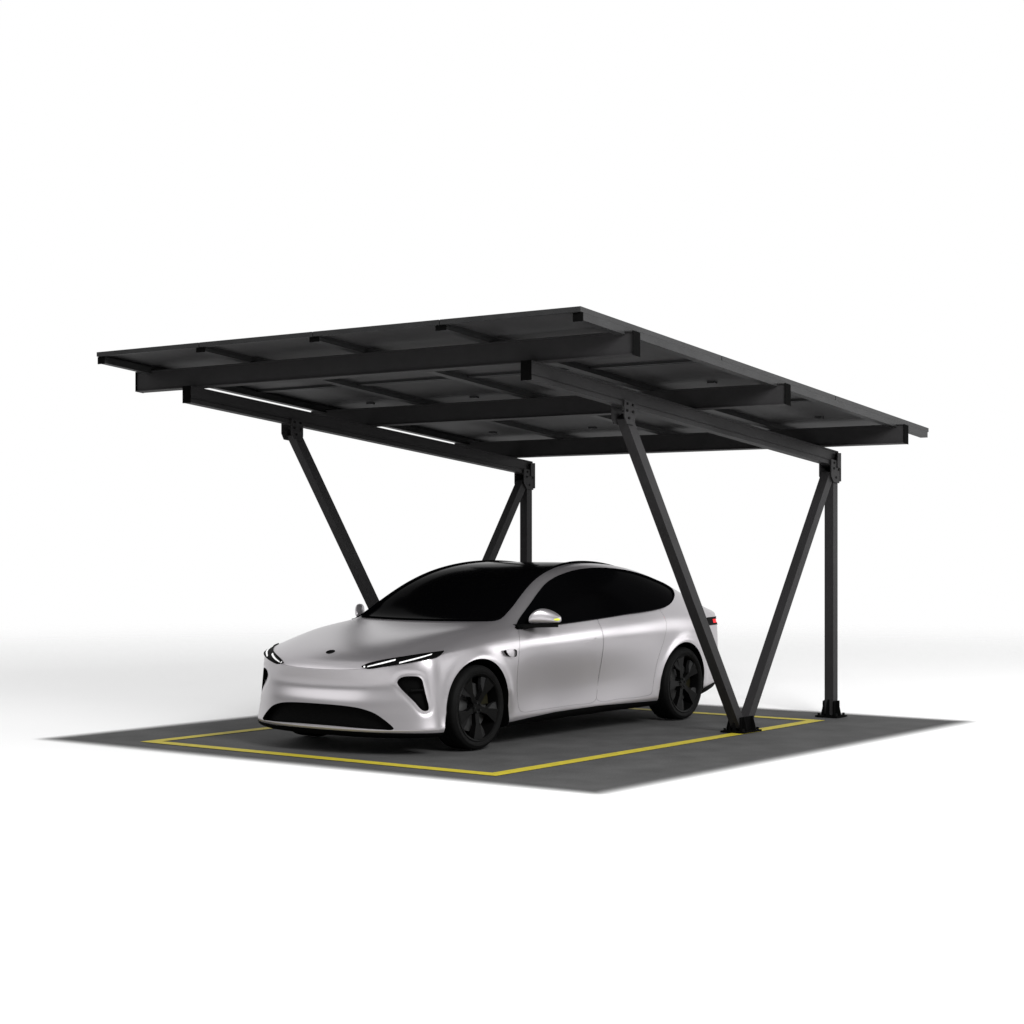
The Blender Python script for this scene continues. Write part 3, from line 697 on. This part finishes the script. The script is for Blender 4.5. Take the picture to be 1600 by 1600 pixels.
# ---- wheels
def lathe(bm, prof, n=64):
    rings = [[bm.verts.new((r * math.cos(2 * math.pi * i / n), y, r * math.sin(2 * math.pi * i / n))) for i in range(n)] for r, y in prof]
    for a, b in zip(rings, rings[1:]):
        for i in range(n): bm.faces.new((a[i], a[(i + 1) % n], b[(i + 1) % n], b[i]))
def polar(r, a, y): return (r * math.cos(a), y, r * math.sin(a))
def make_wheel():
    """axle along y, outer face at y = 0 looking towards -y"""
    bm = BM(); lathe(bm, [(.262, .004), (.266, .002), (.262, -.002), (.250, .004), (.244, .02), (.236, .10), (.236, .225)])
    wheel = obj('wheel', bm, M['rim'], None, smooth=.6)
    bm = BM(); lathe(bm, [(.258, .004), (.266, -.001), (.270, .003), (.282, -.004), (.300, -.005), (.303, -.002), (.316, .002), (.326, .012), (.3315, .026), (.333, .045), (.333, .085), (.328, .088), (.328, .094), (.333, .097), (.333, .14), (.328, .143), (.328, .149), (.333, .152), (.333, .195), (.3295, .215), (.318, .233), (.29, .243), (.245, .24)])
    obj('tyre', bm, M['rubber'], wheel, smooth=.7)
    for k in range(5):
        a0 = -math.pi / 2 + k * 2 * math.pi / 5
        f = lambda pts, y0, y1: None
        bm = BM()
        pts = [(.045, -.55), (.045, .55), (.12, .20), (.252, .20), (.252, -.26), (.13, -.17)]
        A = [bm.verts.new(polar(r, a0 + d, .030 - .026 * min(1, r / .252))) for r, d in pts]; B = [bm.verts.new(polar(r, a0 + d, .062)) for r, d in pts]
        n = len(pts); bm.faces.new(A); bm.faces.new(B[::-1])
        for i in range(n): bm.faces.new((A[i], A[(i + 1) % n], B[(i + 1) % n], B[i]))
        sp_ = obj('spoke', bm, M['rim'], wheel, bevel=.004)
        bm = BM()
        pts = [(.13, .19), (.248, .20), (.248, .43), (.185, .40)]
        A = [bm.verts.new(polar(r, a0 + d, .012 + .10 * (d - .19) * .4)) for r, d in pts]; B = [bm.verts.new(polar(r, a0 + d, .05)) for r, d in pts]
        bm.faces.new(A); bm.faces.new(B[::-1])
        for i in range(4): bm.faces.new((A[i], A[(i + 1) % 4], B[(i + 1) % 4], B[i]))
        obj('blade', bm, M['rimface'], wheel, bevel=.003)
    bm = BM(); cyl(bm, (0, .02, 0), (0, .075, 0), .052, 24, .06); hub = obj('hub', bm, M['rim'], wheel, bevel=.004)
    for k in range(5):
        bm = BM(); cyl(bm, Vector(polar(.036, .63 + k * 1.2566, .010)), Vector(polar(.036, .63 + k * 1.2566, .0195)), .008, 6); obj('lug_nut', bm, M['rimface'], wheel)
    bm = BM(); cyl(bm, (0, .085, 0), (0, .11, 0), .19, 48); obj('brake_disc', bm, M['disc'], wheel, bevel=.003)
    bm = BM(); pts = [(.115, -.35), (.205, -.38), (.212, 0), (.205, .38), (.115, .35)]
    A = [bm.verts.new(polar(r, .45 + d, .072)) for r, d in pts]; B = [bm.verts.new(polar(r, .45 + d, .125)) for r, d in pts]
    bm.faces.new(A); bm.faces.new(B[::-1])
    for i in range(5): bm.faces.new((A[i], A[(i + 1) % 5], B[(i + 1) % 5], B[i]))
    obj('brake_caliper', bm, M['caliper'], wheel, bevel=.006)
    return wheel
def tree_copy(o, parent):
    c_ = o.copy(); link(c_, parent)
    for ch in [q for q in o.children]: tree_copy(ch, c_)
    return c_
w0 = make_wheel(); first = True
for sg in (-1, 1):
    for x, turn in zip(WX, (.0, .35)):
        o = w0 if first else tree_copy(w0, car)
        first = False
        o.parent = car; o.location = (x - CX0, sg * .942, WR + .0095); o.rotation_euler = (0, turn, 0) if sg < 0 else (0, turn, math.pi)
